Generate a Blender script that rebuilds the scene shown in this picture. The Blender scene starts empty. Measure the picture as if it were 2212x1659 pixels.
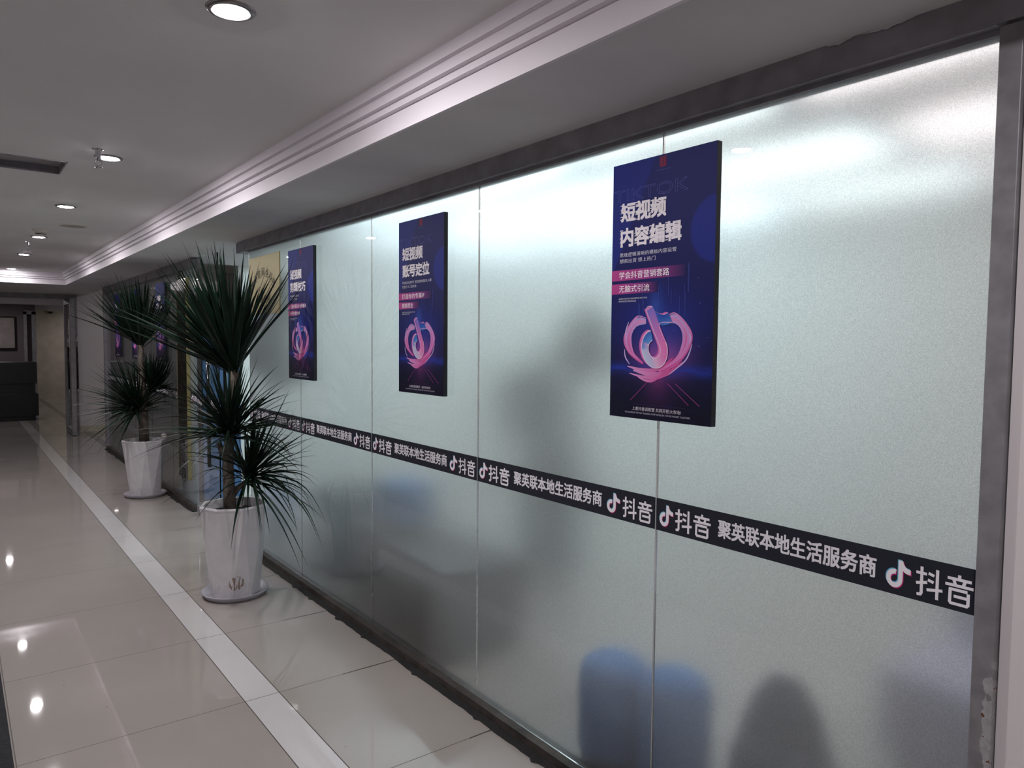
import bpy, bmesh, math, random
from mathutils import Vector, Matrix, noise
S = bpy.context.scene
C = S.collection
PI = math.pi

# ---------------------------------------------------------------- camera, world, lights, exposure
cam_d = bpy.data.cameras.new('camera')
cam_d.sensor_fit = 'HORIZONTAL'; cam_d.sensor_width = 36.0
cam_d.lens = 1591.94 / 2212 * 36.0
cam_d.clip_start = 0.05; cam_d.clip_end = 100
cam = bpy.data.objects.new('camera', cam_d); C.objects.link(cam)
yaw, pitch, roll = math.radians(37.24485), math.radians(-3.18406), math.radians(0.5166)
F = Vector((math.sin(yaw) * math.cos(pitch), math.cos(yaw) * math.cos(pitch), math.sin(pitch)))
R0 = Vector((math.cos(yaw), -math.sin(yaw), 0)); U0 = R0.cross(F)
R1 = R0 * math.cos(roll) + U0 * math.sin(roll); U1 = -R0 * math.sin(roll) + U0 * math.cos(roll)
cam.matrix_world = Matrix(((R1.x, U1.x, -F.x, 0), (R1.y, U1.y, -F.y, 0), (R1.z, U1.z, -F.z, 1.525), (0, 0, 0, 1)))
S.camera = cam

S.view_settings.view_transform = 'Standard'
S.view_settings.look = 'None'
S.view_settings.gamma = 1.0
S.view_settings.use_curve_mapping = False
S.view_settings.exposure = 0.0

wd = bpy.data.worlds.new('world'); S.world = wd; wd.use_nodes = True
wd.node_tree.nodes['Background'].inputs[0].default_value = (0.8, 0.85, 1, 1)
wd.node_tree.nodes['Background'].inputs[1].default_value = 0.01

DOWNLIGHT = 1000.0     # emission of the round ceiling lamps' lenses
OFFICE = 3.5         # emission of the office's flat ceiling lamps

# ---------------------------------------------------------------- materials
def lin(c):
    return tuple((x / 255 / 12.92 if x / 255 <= 0.04045 else ((x / 255 + 0.055) / 1.055) ** 2.4) for x in c)

def mat(name, col, rough=0.5, metal=0.0, var=0.0, scale=8.0, bump=0.0, bscale=None, spec=0.5, emit=0.0, srgb=True, trans=0.0, attr=None, coat=0.0):
    m = bpy.data.materials.new(name); m.use_nodes = True
    nt = m.node_tree; b = nt.nodes['Principled BSDF']
    c = lin(col) if srgb else col
    b.inputs['Base Color'].default_value = (*c, 1)
    b.inputs['Roughness'].default_value = rough
    b.inputs['Metallic'].default_value = metal
    b.inputs['Specular IOR Level'].default_value = spec
    b.inputs['Transmission Weight'].default_value = trans
    b.inputs['Coat Weight'].default_value = coat
    if emit:
        b.inputs['Emission Color'].default_value = (*c, 1); b.inputs['Emission Strength'].default_value = emit
    tc = nt.nodes.new('ShaderNodeTexCoord')
    if attr:
        a = nt.nodes.new('ShaderNodeAttribute'); a.attribute_name = attr
        nt.links.new(a.outputs['Color'], b.inputs['Base Color'])
    elif var:
        n = nt.nodes.new('ShaderNodeTexNoise'); n.inputs['Scale'].default_value = scale; n.inputs['Detail'].default_value = 6
        nt.links.new(tc.outputs['Object'], n.inputs['Vector'])
        r = nt.nodes.new('ShaderNodeMapRange'); r.inputs[1].default_value = .3; r.inputs[2].default_value = .7
        r.inputs[3].default_value = 1 - var; r.inputs[4].default_value = 1 + var
        nt.links.new(n.outputs['Fac'], r.inputs[0])
        v = nt.nodes.new('ShaderNodeMix'); v.data_type = 'RGBA'; v.blend_type = 'MULTIPLY'; v.inputs[0].default_value = 1
        v.inputs[6].default_value = (*c, 1); nt.links.new(r.outputs[0], v.inputs[7])
        nt.links.new(v.outputs[2], b.inputs['Base Color'])
    if bump:
        n2 = nt.nodes.new('ShaderNodeTexNoise'); n2.inputs['Scale'].default_value = bscale or scale * 4; n2.inputs['Detail'].default_value = 4
        nt.links.new(tc.outputs['Object'], n2.inputs['Vector'])
        bp = nt.nodes.new('ShaderNodeBump'); bp.inputs['Strength'].default_value = bump; bp.inputs['Distance'].default_value = .01
        nt.links.new(n2.outputs['Fac'], bp.inputs['Height']); nt.links.new(bp.outputs[0], b.inputs['Normal'])
    return m

def emis(name, col, strength):
    m = bpy.data.materials.new(name); m.use_nodes = True; nt = m.node_tree
    nt.nodes.remove(nt.nodes['Principled BSDF'])
    e = nt.nodes.new('ShaderNodeEmission'); e.inputs[0].default_value = (*col, 1); e.inputs[1].default_value = strength
    nt.links.new(e.outputs[0], nt.nodes['Material Output'].inputs[0]); return m

def N(nt, t, **k):
    n = nt.nodes.new('ShaderNode' + t)
    for a, v in k.items(): setattr(n, a, v)
    return n
def MATH(nt, op, a, b=None, c=None):
    n = N(nt, 'Math', operation=op)
    for i, v in enumerate((a, b, c)):
        if v is None: continue
        if isinstance(v, (int, float)): n.inputs[i].default_value = v
        else: nt.links.new(v, n.inputs[i])
    return n.outputs[0]
def MIXC(nt, f, a, b):
    n = N(nt, 'Mix', data_type='RGBA')
    for i, v in ((0, f), (6, a), (7, b)):
        if isinstance(v, (int, float)): n.inputs[i].default_value = v
        elif isinstance(v, tuple): n.inputs[i].default_value = (*v, 1)
        else: nt.links.new(v, n.inputs[i])
    return n.outputs[2]

def floor_material():
    m = bpy.data.materials.new('polished_tile'); m.use_nodes = True; nt = m.node_tree; b = nt.nodes['Principled BSDF']
    g = N(nt, 'NewGeometry'); s = N(nt, 'SeparateXYZ'); nt.links.new(g.outputs['Position'], s.inputs[0])
    x, y = s.outputs[0], s.outputs[1]
    n1 = N(nt, 'TexNoise'); n1.inputs['Scale'].default_value = 1.6; n1.inputs['Detail'].default_value = 5; nt.links.new(g.outputs['Position'], n1.inputs['Vector'])
    n2 = N(nt, 'TexNoise'); n2.inputs['Scale'].default_value = 160; n2.inputs['Detail'].default_value = 2; nt.links.new(g.outputs['Position'], n2.inputs['Vector'])
    mixn = MATH(nt, 'ADD', MATH(nt, 'MULTIPLY', n1.outputs[0], .7), MATH(nt, 'MULTIPLY', n2.outputs[0], .3))
    tile = MIXC(nt, mixn, lin((142, 135, 130)), lin((168, 161, 156)))
    strip_c = MIXC(nt, mixn, lin((182, 178, 178)), lin((206, 203, 203)))
    instrip = MATH(nt, 'MULTIPLY', MATH(nt, 'GREATER_THAN', x, .949), MATH(nt, 'LESS_THAN', x, 1.095))
    col = MIXC(nt, instrip, tile, strip_c)
    # joints across the corridor every 0.8 m
    fy = MATH(nt, 'ABSOLUTE', MATH(nt, 'SUBTRACT', MATH(nt, 'MODULO', MATH(nt, 'ADD', y, 40.907), .8), .4))
    fy = MATH(nt, 'SUBTRACT', .4, fy)     # distance to the nearest cross joint
    wid = MATH(nt, 'MULTIPLY_ADD', MATH(nt, 'GREATER_THAN', MATH(nt, 'ADD', x, MATH(nt, 'MULTIPLY', n1.outputs[0], .6)), 1.72), .0022, .0018)
    jy = MATH(nt, 'LESS_THAN', fy, wid)
    # long joints either side of the pale strip and further left
    jx = None
    for xv in (.949, 1.095, .145):
        t = MATH(nt, 'LESS_THAN', MATH(nt, 'ABSOLUTE', MATH(nt, 'SUBTRACT', x, xv)), .0020)
        jx = t if jx is None else MATH(nt, 'MAXIMUM', jx, t)
    j = MATH(nt, 'MAXIMUM', jx, jy)
    col = MIXC(nt, j, col, lin((58, 50, 44)))
    # dark inlay strip near the far end
    din = MATH(nt, 'MULTIPLY', MATH(nt, 'MULTIPLY', MATH(nt, 'GREATER_THAN', x, 1.69), MATH(nt, 'LESS_THAN', x, 1.80)), MATH(nt, 'GREATER_THAN', y, 11.55))
    col = MIXC(nt, din, col, lin((92, 84, 80)))
    # small spots of dirt
    v = N(nt, 'TexVoronoi'); v.inputs['Scale'].default_value = 7; nt.links.new(g.outputs['Position'], v.inputs['Vector'])
    sp = MATH(nt, 'MULTIPLY', MATH(nt, 'LESS_THAN', v.outputs['Distance'], .035), MATH(nt, 'GREATER_THAN', n1.outputs[0], .56))
    col = MIXC(nt, MATH(nt, 'MULTIPLY', sp, .5), col, lin((80, 66, 58)))
    nt.links.new(col, b.inputs['Base Color'])
    b.inputs['Roughness'].default_value = .055
    b.inputs['Specular IOR Level'].default_value = .55
    nt.links.new(MATH(nt, 'MULTIPLY_ADD', j, .5, .032), b.inputs['Roughness'])
    return m

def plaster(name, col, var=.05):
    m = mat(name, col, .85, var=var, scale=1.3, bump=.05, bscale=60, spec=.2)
    return m

def glass_clear_material():
    m = bpy.data.materials.new('glass_clear'); m.use_nodes = True; nt = m.node_tree
    nt.nodes.remove(nt.nodes['Principled BSDF'])
    g = N(nt, 'BsdfGlass'); g.inputs['Color'].default_value = (.985, .988, .987, 1); g.inputs['Roughness'].default_value = 0; g.inputs['IOR'].default_value = 1.45
    nt.links.new(g.outputs[0], nt.nodes['Material Output'].inputs[0]); return m

def frost_material():
    m = bpy.data.materials.new('frosted_film'); m.use_nodes = True; nt = m.node_tree
    nt.nodes.remove(nt.nodes['Principled BSDF'])
    geo = N(nt, 'NewGeometry')
    n = N(nt, 'TexNoise'); n.inputs['Scale'].default_value = 640; n.inputs['Detail'].default_value = 2; nt.links.new(geo.outputs['Position'], n.inputs['Vector'])
    n3 = N(nt, 'TexNoise'); n3.inputs['Scale'].default_value = 3; n3.inputs['Detail'].default_value = 3; nt.links.new(geo.outputs['Position'], n3.inputs['Vector'])
    k = N(nt, 'MapRange'); k.inputs[1].default_value = .3; k.inputs[2].default_value = .7; k.inputs[3].default_value = .62; k.inputs[4].default_value = .96
    nt.links.new(n.outputs[0], k.inputs[0])
    tint = N(nt, 'Mix', data_type='RGBA', blend_type='MULTIPLY'); tint.inputs[0].default_value = 1
    tint.inputs[6].default_value = (.965, .965, .97, 1); nt.links.new(k.outputs[0], tint.inputs[7])
    t = N(nt, 'BsdfTranslucent'); nt.links.new(tint.outputs[2], t.inputs[0])
    g = N(nt, 'BsdfGlass'); g.inputs['Roughness'].default_value = .315; g.inputs['IOR'].default_value = 1.45
    nt.links.new(tint.outputs[2], g.inputs['Color'])
    d = N(nt, 'BsdfDiffuse'); d.inputs[0].default_value = (.75, .76, .78, 1)
    a = N(nt, 'MixShader'); a.inputs[0].default_value = .88
    nt.links.new(t.outputs[0], a.inputs[1]); nt.links.new(g.outputs[0], a.inputs[2])
    a2 = N(nt, 'MixShader'); a2.inputs[0].default_value = .07
    nt.links.new(a.outputs[0], a2.inputs[1]); nt.links.new(d.outputs[0], a2.inputs[2])
    nt.links.new(a2.outputs[0], nt.nodes['Material Output'].inputs[0])
    return m

def post_material():
    m = bpy.data.materials.new('worn_steel'); m.use_nodes = True; nt = m.node_tree; b = nt.nodes['Principled BSDF']
    g = N(nt, 'NewGeometry'); s = N(nt, 'SeparateXYZ'); nt.links.new(g.outputs['Position'], s.inputs[0])
    n = N(nt, 'TexNoise'); n.inputs['Scale'].default_value = 22; n.inputs['Detail'].default_value = 8; nt.links.new(g.outputs['Position'], n.inputs['Vector'])
    base = MIXC(nt, n.outputs[0], lin((98, 96, 100)), lin((150, 148, 151)))
    # peeled patch low on the wall side with rust flecks
    lim = MATH(nt, 'MULTIPLY_ADD', n.outputs[0], .035, .574)
    peel = MATH(nt, 'MULTIPLY', MATH(nt, 'LESS_THAN', s.outputs[1], lim), MATH(nt, 'LESS_THAN', s.outputs[2], MATH(nt, 'MULTIPLY_ADD', n.outputs[0], .3, .68)))
    n2 = N(nt, 'TexNoise'); n2.inputs['Scale'].default_value = 70; n2.inputs['Detail'].default_value = 5; nt.links.new(g.outputs['Position'], n2.inputs['Vector'])
    pc = MIXC(nt, n2.outputs[0], lin((120, 118, 120)), lin((190, 188, 190)))
    rust = MATH(nt, 'GREATER_THAN', n2.outputs[0], .64)
    pc = MIXC(nt, rust, pc, lin((104, 66, 50)))
    col = MIXC(nt, peel, base, pc)
    nt.links.new(col, b.inputs['Base Color']); b.inputs['Roughness'].default_value = .45; b.inputs['Metallic'].default_value = .2
    return m

def ceramic_material(name, stain):
    m = bpy.data.materials.new(name); m.use_nodes = True; nt = m.node_tree; b = nt.nodes['Principled BSDF']
    tc = N(nt, 'TexCoord'); s = N(nt, 'SeparateXYZ'); nt.links.new(tc.outputs['Object'], s.inputs[0])
    n = N(nt, 'TexNoise'); n.inputs['Scale'].default_value = 9; n.inputs['Detail'].default_value = 6; nt.links.new(tc.outputs['Object'], n.inputs['Vector'])
    col = MIXC(nt, n.outputs[0], lin((196, 193, 198)), lin((226, 223, 226)))
    mp = N(nt, 'Mapping'); mp.inputs['Scale'].default_value = (60, 60, 9); nt.links.new(tc.outputs['Object'], mp.inputs[0])
    n2 = N(nt, 'TexNoise'); n2.inputs['Scale'].default_value = 1.6; n2.inputs['Detail'].default_value = 4; nt.links.new(mp.outputs[0], n2.inputs['Vector'])
    low = MATH(nt, 'MULTIPLY', MATH(nt, 'LESS_THAN', s.outputs[2], .10), MATH(nt, 'GREATER_THAN', n2.outputs[0], .54))
    col = MIXC(nt, MATH(nt, 'MULTIPLY', low, .14), col, lin((110, 102, 100)))
    if stain:
        # scratched brown scuffs low on the front
        vd = N(nt, 'VectorMath', operation='DISTANCE'); nt.links.new(tc.outputs['Object'], vd.inputs[0]); vd.inputs[1].default_value = stain
        w = MATH(nt, 'MULTIPLY', MATH(nt, 'LESS_THAN', vd.outputs['Value'], .045), MATH(nt, 'GREATER_THAN', n2.outputs[0], .52))
        col = MIXC(nt, MATH(nt, 'MULTIPLY', w, .8), col, lin((116, 88, 62)))
    nt.links.new(col, b.inputs['Base Color']); b.inputs['Roughness'].default_value = .28
    return m

def leaf_material(name, c0, c1):
    m = bpy.data.materials.new(name); m.use_nodes = True; nt = m.node_tree; b = nt.nodes['Principled BSDF']
    g = N(nt, 'NewGeometry')
    n = N(nt, 'TexNoise'); n.inputs['Scale'].default_value = 6; nt.links.new(g.outputs['Position'], n.inputs['Vector'])
    col = MIXC(nt, n.outputs[0], lin(c0), lin(c1))
    nt.links.new(col, b.inputs['Base Color']); b.inputs['Roughness'].default_value = .45; b.inputs['Specular IOR Level'].default_value = .25
    return m

M = {}
M['floor'] = floor_material()
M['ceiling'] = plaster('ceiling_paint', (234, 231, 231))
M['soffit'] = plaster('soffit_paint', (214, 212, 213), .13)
M['cornice'] = mat('cornice_paint', (232, 226, 232), .6, var=.02, scale=3)
M['wall'] = plaster('wall_paint', (214, 208, 210))
M['office_wall'] = plaster('office_wall_paint', (224, 224, 220))
M['marble'] = mat('cream_marble', (196, 186, 170), .4, var=.12, scale=5)
M['dark_wall'] = plaster('mauve_wall', (112, 102, 106))
M['steel'] = mat('grey_steel', (142, 140, 145), .5, .2, var=.18, scale=12)
M['post'] = post_material()
M['rail_light'] = mat('rail_edge', (150, 148, 146), .4, .5)
M['base'] = mat('dirty_base_metal', (70, 64, 60), .5, .3, var=.5, scale=14)
M['sealant'] = mat('black_sealant', (20, 18, 18), .8, var=.4, scale=30, bump=.5, bscale=120)
M['glass'] = glass_clear_material()
M['frost'] = frost_material()
M['silicone'] = mat('silicone', (186, 182, 178), .5)
M['band'] = mat('slate_vinyl', (36, 38, 48), .5)
M['white_print'] = mat('white_print', (232, 228, 234), .5)
M['cyan_print'] = mat('cyan_print', (88, 158, 196), .5)
M['magenta_print'] = mat('magenta_print', (172, 44, 112), .5)
M['print'] = mat('poster_print', (30, 30, 90), .55, attr='Col', spec=.18)
M['board_edge'] = mat('poster_edge', (22, 24, 34), .5)
M['gold'] = mat('brushed_brass', (146, 136, 94), .45, .4, var=.06, scale=30)
M['black_letter'] = mat('black_letter', (18, 16, 14), .5)
M['black_gloss'] = mat('black_gloss', (14, 15, 17), .15)
M['chrome'] = mat('chrome', (205, 205, 208), .15, 1.0)
M['lamp_ring'] = mat('lamp_ring', (150, 146, 146), .28, .8)
M['lens'] = emis('lamp_lens', (1.0, .955, .97), DOWNLIGHT)
M['lens_far'] = emis('far_lamp_lens', (1.0, .97, .98), DOWNLIGHT * .3)
M['lens_lobby'] = emis('lobby_lamp_lens', (1.0, .955, .97), DOWNLIGHT * .6)
M['lens_dim'] = emis('dim_lamp_lens', (1.0, .95, .96), DOWNLIGHT * .45)
M['office_lens'] = emis('office_lens', (.86, .985, 1.0), OFFICE)
M['office_lens_warm'] = emis('office_lens_warm', (1.0, .94, .95), OFFICE * .8)
M['office_lens_bright'] = emis('office_lens_bright', (.74, .94, 1.0), OFFICE * 1.75)
M['added_fill_lens'] = emis('added_fill_lens', (.95, .98, 1.0), OFFICE * .5)
M['white_plastic'] = mat('white_plastic', (214, 206, 200), .5)
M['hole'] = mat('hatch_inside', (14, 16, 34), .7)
M['pot_scuffed'] = ceramic_material('scuffed_white_glaze', (-.035, -.148, .105))
M['pot'] = ceramic_material('white_glaze', None)
M['saucer'] = mat('grey_saucer', (158, 154, 162), .4)
M['soil'] = mat('dark_soil', (34, 28, 26), .95, var=.5, scale=60, bump=.8, bscale=90)
M['trunk'] = mat('bark', (92, 84, 76), .9, var=.35, scale=30, bump=.6, bscale=70)
M['leaf'] = leaf_material('yucca_leaf', (8, 20, 18), (24, 48, 32))
M['leaf_inside'] = leaf_material('office_leaf', (16, 34, 30), (44, 74, 50))
M['blue_fabric'] = mat('blue_fabric', (76, 120, 176), .9, var=.1, scale=30)
M['teal'] = mat('teal_laminate', (50, 72, 84), .5)
M['charcoal'] = mat('charcoal_laminate', (26, 32, 33), .6, var=.1)
M['grey_fabric'] = mat('grey_fabric', (74, 76, 86), .9)
M['lilac_fabric'] = mat('lilac_fabric', (164, 160, 178), .9, var=.05)
M['black_desk'] = mat('black_desk', (6, 6, 8), .35)
M['mat'] = mat('runner_pile', (36, 36, 40), .95, var=.4, scale=60, bump=.8, bscale=200)
M['picture'] = mat('picture_paper', (150, 140, 138), .6, var=.25, scale=4)
M['blue_panel'] = mat('blue_panel', (70, 104, 146), .5, var=.1, scale=3)

# ---------------------------------------------------------------- mesh helpers
def new_obj(name, me, m=None, parent=None):
    o = bpy.data.objects.new(name, me); C.objects.link(o)
    if m is not None:
        for x in (m if isinstance(m, (list, tuple)) else [m]): me.materials.append(x)
    if parent is not None: o.parent = parent
    return o
def bm_obj(name, bm, m=None, parent=None, smooth=False):
    bmesh.ops.recalc_face_normals(bm, faces=bm.faces[:])
    me = bpy.data.meshes.new(name); bm.to_mesh(me); bm.free()
    if smooth:
        for p in me.polygons: p.use_smooth = True
    return new_obj(name, me, m, parent)
def add_box(bm, x0, x1, y0, y1, z0, z1, bev=0.0):
    vs = [bm.verts.new((x, y, z)) for x in (x0, x1) for y in (y0, y1) for z in (z0, z1)]
    f = [bm.faces.new([vs[i] for i in q]) for q in ((0, 1, 3, 2), (4, 6, 7, 5), (0, 4, 5, 1), (2, 3, 7, 6), (0, 2, 6, 4), (1, 5, 7, 3))]
    if bev:
        ed = list({e for q in f for e in q.edges})
        bmesh.ops.recalc_face_normals(bm, faces=f)
        bmesh.ops.bevel(bm, geom=ed, offset=bev, segments=2, affect='EDGES', profile=.5)
    return f
def box(name, x0, x1, y0, y1, z0, z1, m, parent=None, bev=0.0):
    bm = bmesh.new(); add_box(bm, x0, x1, y0, y1, z0, z1, bev); return bm_obj(name, bm, m, parent)
def add_lathe(bm, prof, n=32, c=(0, 0, 0), close=False):
    rings = []
    for r, z in prof:
        if r < 1e-6: rings.append([bm.verts.new((c[0], c[1], c[2] + z))])
        else: rings.append([bm.verts.new((c[0] + r * math.cos(2 * PI * i / n), c[1] + r * math.sin(2 * PI * i / n), c[2] + z)) for i in range(n)])
    for a, b in zip(rings[:-1], rings[1:]):
        for i in range(n):
            j = (i + 1) % n
            if len(a) == 1 and len(b) == 1: continue
            if len(a) == 1: bm.faces.new((a[0], b[i], b[j]))
            elif len(b) == 1: bm.faces.new((a[i], a[j], b[0]))
            else: bm.faces.new((a[i], a[j], b[j], b[i]))
def lathe(name, prof, m, parent=None, n=32, c=(0, 0, 0), smooth=True):
    bm = bmesh.new(); add_lathe(bm, prof, n, c); return bm_obj(name, bm, m, parent, smooth)
def add_tube(bm, pts, rad, n=8, cap=True):
    pts = [Vector(p) for p in pts]; rings = []
    for i, p in enumerate(pts):
        t = (pts[min(i + 1, len(pts) - 1)] - pts[max(i - 1, 0)]).normalized()
        a = t.cross(Vector((0, 0, 1)) if abs(t.z) < .9 else Vector((1, 0, 0))).normalized(); b = t.cross(a)
        r = rad[i] if isinstance(rad, (list, tuple)) else rad
        rings.append([bm.verts.new(p + (a * math.cos(2 * PI * k / n) + b * math.sin(2 * PI * k / n)) * r) for k in range(n)])
    for a, b in zip(rings[:-1], rings[1:]):
        for k in range(n): bm.faces.new((a[k], a[(k + 1) % n], b[(k + 1) % n], b[k]))
    if cap: bm.faces.new(rings[0][::-1]); bm.faces.new(rings[-1])
def tube(name, pts, rad, m, parent=None, n=10):
    bm = bmesh.new(); add_tube(bm, pts, rad, n); return bm_obj(name, bm, m, parent, True)
def empty(name, loc=(0, 0, 0), rz=0.0):
    o = bpy.data.objects.new(name, None); C.objects.link(o); o.location = loc; o.rotation_euler = (0, 0, rz); o.empty_display_size = .1
    return o
def tag(o, label, cat, group=None):
    o['label'] = label; o['category'] = cat
    if group: o['group'] = group
    return o
def struct(o):
    o['kind'] = 'structure'; return o
def copy_tree(o, parent=None):
    c = o.copy(); C.objects.link(c); c.parent = parent
    for ch in list(o.children): copy_tree(ch, c)
    return c
def face_corridor(o, x, y, z):
    """local +X runs to a viewer's right on the glass wall, +Y up, +Z out into the corridor"""
    o.matrix_world = Matrix(((0, 0, -1, x), (-1, 0, 0, y), (0, 1, 0, z), (0, 0, 0, 1)))
    return o

# lettering -----------------------------------------------------------------
TEXTS = {}
def text_mesh(body, bold=0.0):
    k = (body, bold)
    if k in TEXTS: return TEXTS[k]
    cu = bpy.data.curves.new('lettering', 'FONT'); cu.body = body; cu.size = 1; cu.resolution_u = 3
    ob = bpy.data.objects.new('lettering', cu); C.objects.link(ob)
    dg = bpy.context.evaluated_depsgraph_get(); dg.update()
    me = bpy.data.meshes.new_from_object(ob.evaluated_get(dg))
    bpy.data.objects.remove(ob); bpy.data.curves.remove(cu)
    co = [(v.co.x, v.co.y) for v in me.vertices]; fs = [tuple(p.vertices) for p in me.polygons]
    bpy.data.meshes.remove(me)
    if not co: co, fs = [(0, 0)], []
    xs = [c[0] for c in co]; ys = [c[1] for c in co]
    x0, x1, y0, y1 = min(xs), max(xs), min(ys), max(ys)
    co = [((x - x0) / max(x1 - x0, 1e-6), (y - y0) / max(y1 - y0, 1e-6)) for x, y in co]
    TEXTS[k] = (co, fs); return TEXTS[k]
class Flat:
    """flat print layers in a sign's own plane: x right, y up, z out; one colour per corner"""
    def __init__(self): self.v = []; self.f = []; self.c = []; self.k = 0
    def poly(self, pts, z, cols):
        b = len(self.v)
        for i, p in enumerate(pts):
            self.v.append((p[0], p[1], z)); self.c.append(cols[i] if isinstance(cols, list) else cols)
        self.f.append(tuple(range(b, b + len(pts))))
    def text(self, body, x0, x1, y0, y1, z, col, bold=0.0, shear=0.0):
        co, fs = text_mesh(body); h = bold * (y1 - y0); x0, x1, y0, y1 = x0 + h, x1 - h, y0 + h, y1 - h
        for k, (dx, dy) in enumerate(((-h, -h), (h, -h), (h, h), (-h, h)) if bold else ((0, 0),)):   # heavier weight: overlapping strikes
            b = len(self.v)
            for x, y in co:
                self.v.append((x0 + (x1 - x0) * x + dx, y0 + (y1 - y0) * y + dy, z + k * .00005)); self.c.append(col)
            self.f += [tuple(i + b for i in f) for f in fs]
    def stroke(self, pts, width, col, z, n=36):
        P = catmull(pts, n); L = len(P); self.k += 1; z = z + self.k * .00002
        prev = None
        for i, p in enumerate(P):
            t = i / (L - 1); a = P[max(i - 1, 0)]; q = P[min(i + 1, L - 1)]
            dx, dy = q[0] - a[0], q[1] - a[1]; d = math.hypot(dx, dy) or 1e-9
            w = width(t) if callable(width) else width
            l = (p[0] - dy / d * w, p[1] + dx / d * w); r = (p[0] + dy / d * w, p[1] - dx / d * w)
            c = col(t) if callable(col) else col
            if prev: self.poly([prev[0], prev[1], r, l], z, [prev[2], prev[2], c, c])
            prev = (l, r, c)
    def build(self, name, m, parent):
        me = bpy.data.meshes.new(name); me.from_pydata(self.v, [], self.f)
        at = me.color_attributes.new('Col', 'FLOAT_COLOR', 'POINT')
        at.data.foreach_set('color', [x for c in self.c for x in (*lin(c), 1)])
        me.update(); return new_obj(name, me, m, parent)
def catmull(pts, n):
    if len(pts) == 2: pts = [pts[0], ((pts[0][0] + pts[1][0]) / 2, (pts[0][1] + pts[1][1]) / 2), pts[1]]
    P = [pts[0]] + list(pts) + [pts[-1]]; out = []
    seg = len(P) - 3
    for i in range(n + 1):
        u = i / n * seg; k = min(int(u), seg - 1); t = u - k
        a, b, c, d = P[k], P[k + 1], P[k + 2], P[k + 3]
        out.append(tuple(.5 * (2 * b[j] + (c[j] - a[j]) * t + (2 * a[j] - 5 * b[j] + 4 * c[j] - d[j]) * t * t + (3 * b[j] - a[j] - 3 * c[j] + d[j]) * t ** 3) for j in (0, 1)))
    return out
# round note mark: ring hook, stem and flag, in a unit box
def note_quads():
    q = []; cx, cy, ro, ri = .36, .33, .33, .155
    n = 26; a0, a1 = math.radians(76), math.radians(360)
    A = [a0 + (a1 - a0) * i / n for i in range(n + 1)]
    for s, t in zip(A[:-1], A[1:]):
        q.append([(cx + ri * math.cos(s), cy + ri * math.sin(s)), (cx + ro * math.cos(s), cy + ro * math.sin(s)), (cx + ro * math.cos(t), cy + ro * math.sin(t)), (cx + ri * math.cos(t), cy + ri * math.sin(t))])
    q.append([(cx + ri, cy), (cx + ro, cy), (cx + ro, 1.0), (cx + ri, 1.0)])
    up = [(cx + ro, 1.0), (.72, .90), (.79, .81), (.88, .755), (1.0, .735)]
    lo = [(cx + ro, .66), (.74, .615), (.81, .585), (.90, .565), (1.0, .56)]
    for i in range(4): q.append([lo[i], lo[i + 1], up[i + 1], up[i]])
    return q
NOTE = note_quads()
def note(fl, x0, x1, y0, y1, z):
    w, h = x1 - x0, y1 - y0
    for k, (dx, dy, c) in enumerate(((-.035, .03, (104, 176, 208)), (.035, -.03, (190, 48, 118)), (0, 0, (234, 230, 236)))):
        for q in NOTE: fl.poly([(x0 + (p[0] + dx) * w, y0 + (p[1] + dy) * h) for p in q], z + k * .00012, c)
# two brand characters drawn as even strokes in a unit box each
DOU = [[(.0, .80), (.36, .80)], [(.0, .42), (.38, .50)], [(.19, 1.0), (.19, .10), (.15, .03), (.04, .02)], [(.50, .84), (.66, .80)], [(.48, .60), (.64, .56)], [(.82, 1.0), (.82, .0)], [(.44, .25), (1.0, .33)]]
YIN = [[(.5, 1.0), (.5, .90)], [(.08, .87), (.92, .87)], [(.30, .80), (.34, .70)], [(.70, .80), (.66, .70)], [(.0, .65), (1.0, .65)], [(.78, .50), (.16, .50), (.15, .06), (.20, .01), (.80, .01), (.85, .06), (.85, .42)], [(.34, .27), (.84, .27)]]
def brand_glyphs(fl, x0, x1, y0, y1, z, col):
    w = (x1 - x0) * .46; q = 0
    for k, G in enumerate((DOU, YIN)):
        ox = x0 if k == 0 else x1 - w
        for st in G:
            for a, b in zip(st[:-1], st[1:]):
                A = (ox + a[0] * w, y0 + a[1] * (y1 - y0)); B = (ox + b[0] * w, y0 + b[1] * (y1 - y0))
                dx, dy = B[0] - A[0], B[1] - A[1]; d = math.hypot(dx, dy); h = .0036 * (x1 - x0) / .126
                ex, ey = dx / d * h * .6, dy / d * h * .6; nx, ny = -dy / d * h, dx / d * h
                q += 1
                fl.poly([(A[0] - ex - nx, A[1] - ey - ny), (B[0] + ex - nx, B[1] + ey - ny), (B[0] + ex + nx, B[1] + ey + ny), (A[0] - ex + nx, A[1] - ey + ny)], z + q * .00003, col)

# ---------------------------------------------------------------- the setting
XW = 1.72                     # corridor face of the glass
ZS, ZU = 2.242, 2.397         # lowered soffit, raised ceiling
YF = 13.9                     # entrance wall
Y0 = -2.5

def slab(name, x0, x1, y0, y1, z0, z1, m): return struct(box(name, x0, x1, y0, y1, z0, z1, m))
slab('floor', -2.4, 6.2, Y0 - .2, 24.5, -.1, 0, M['floor'])
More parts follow.
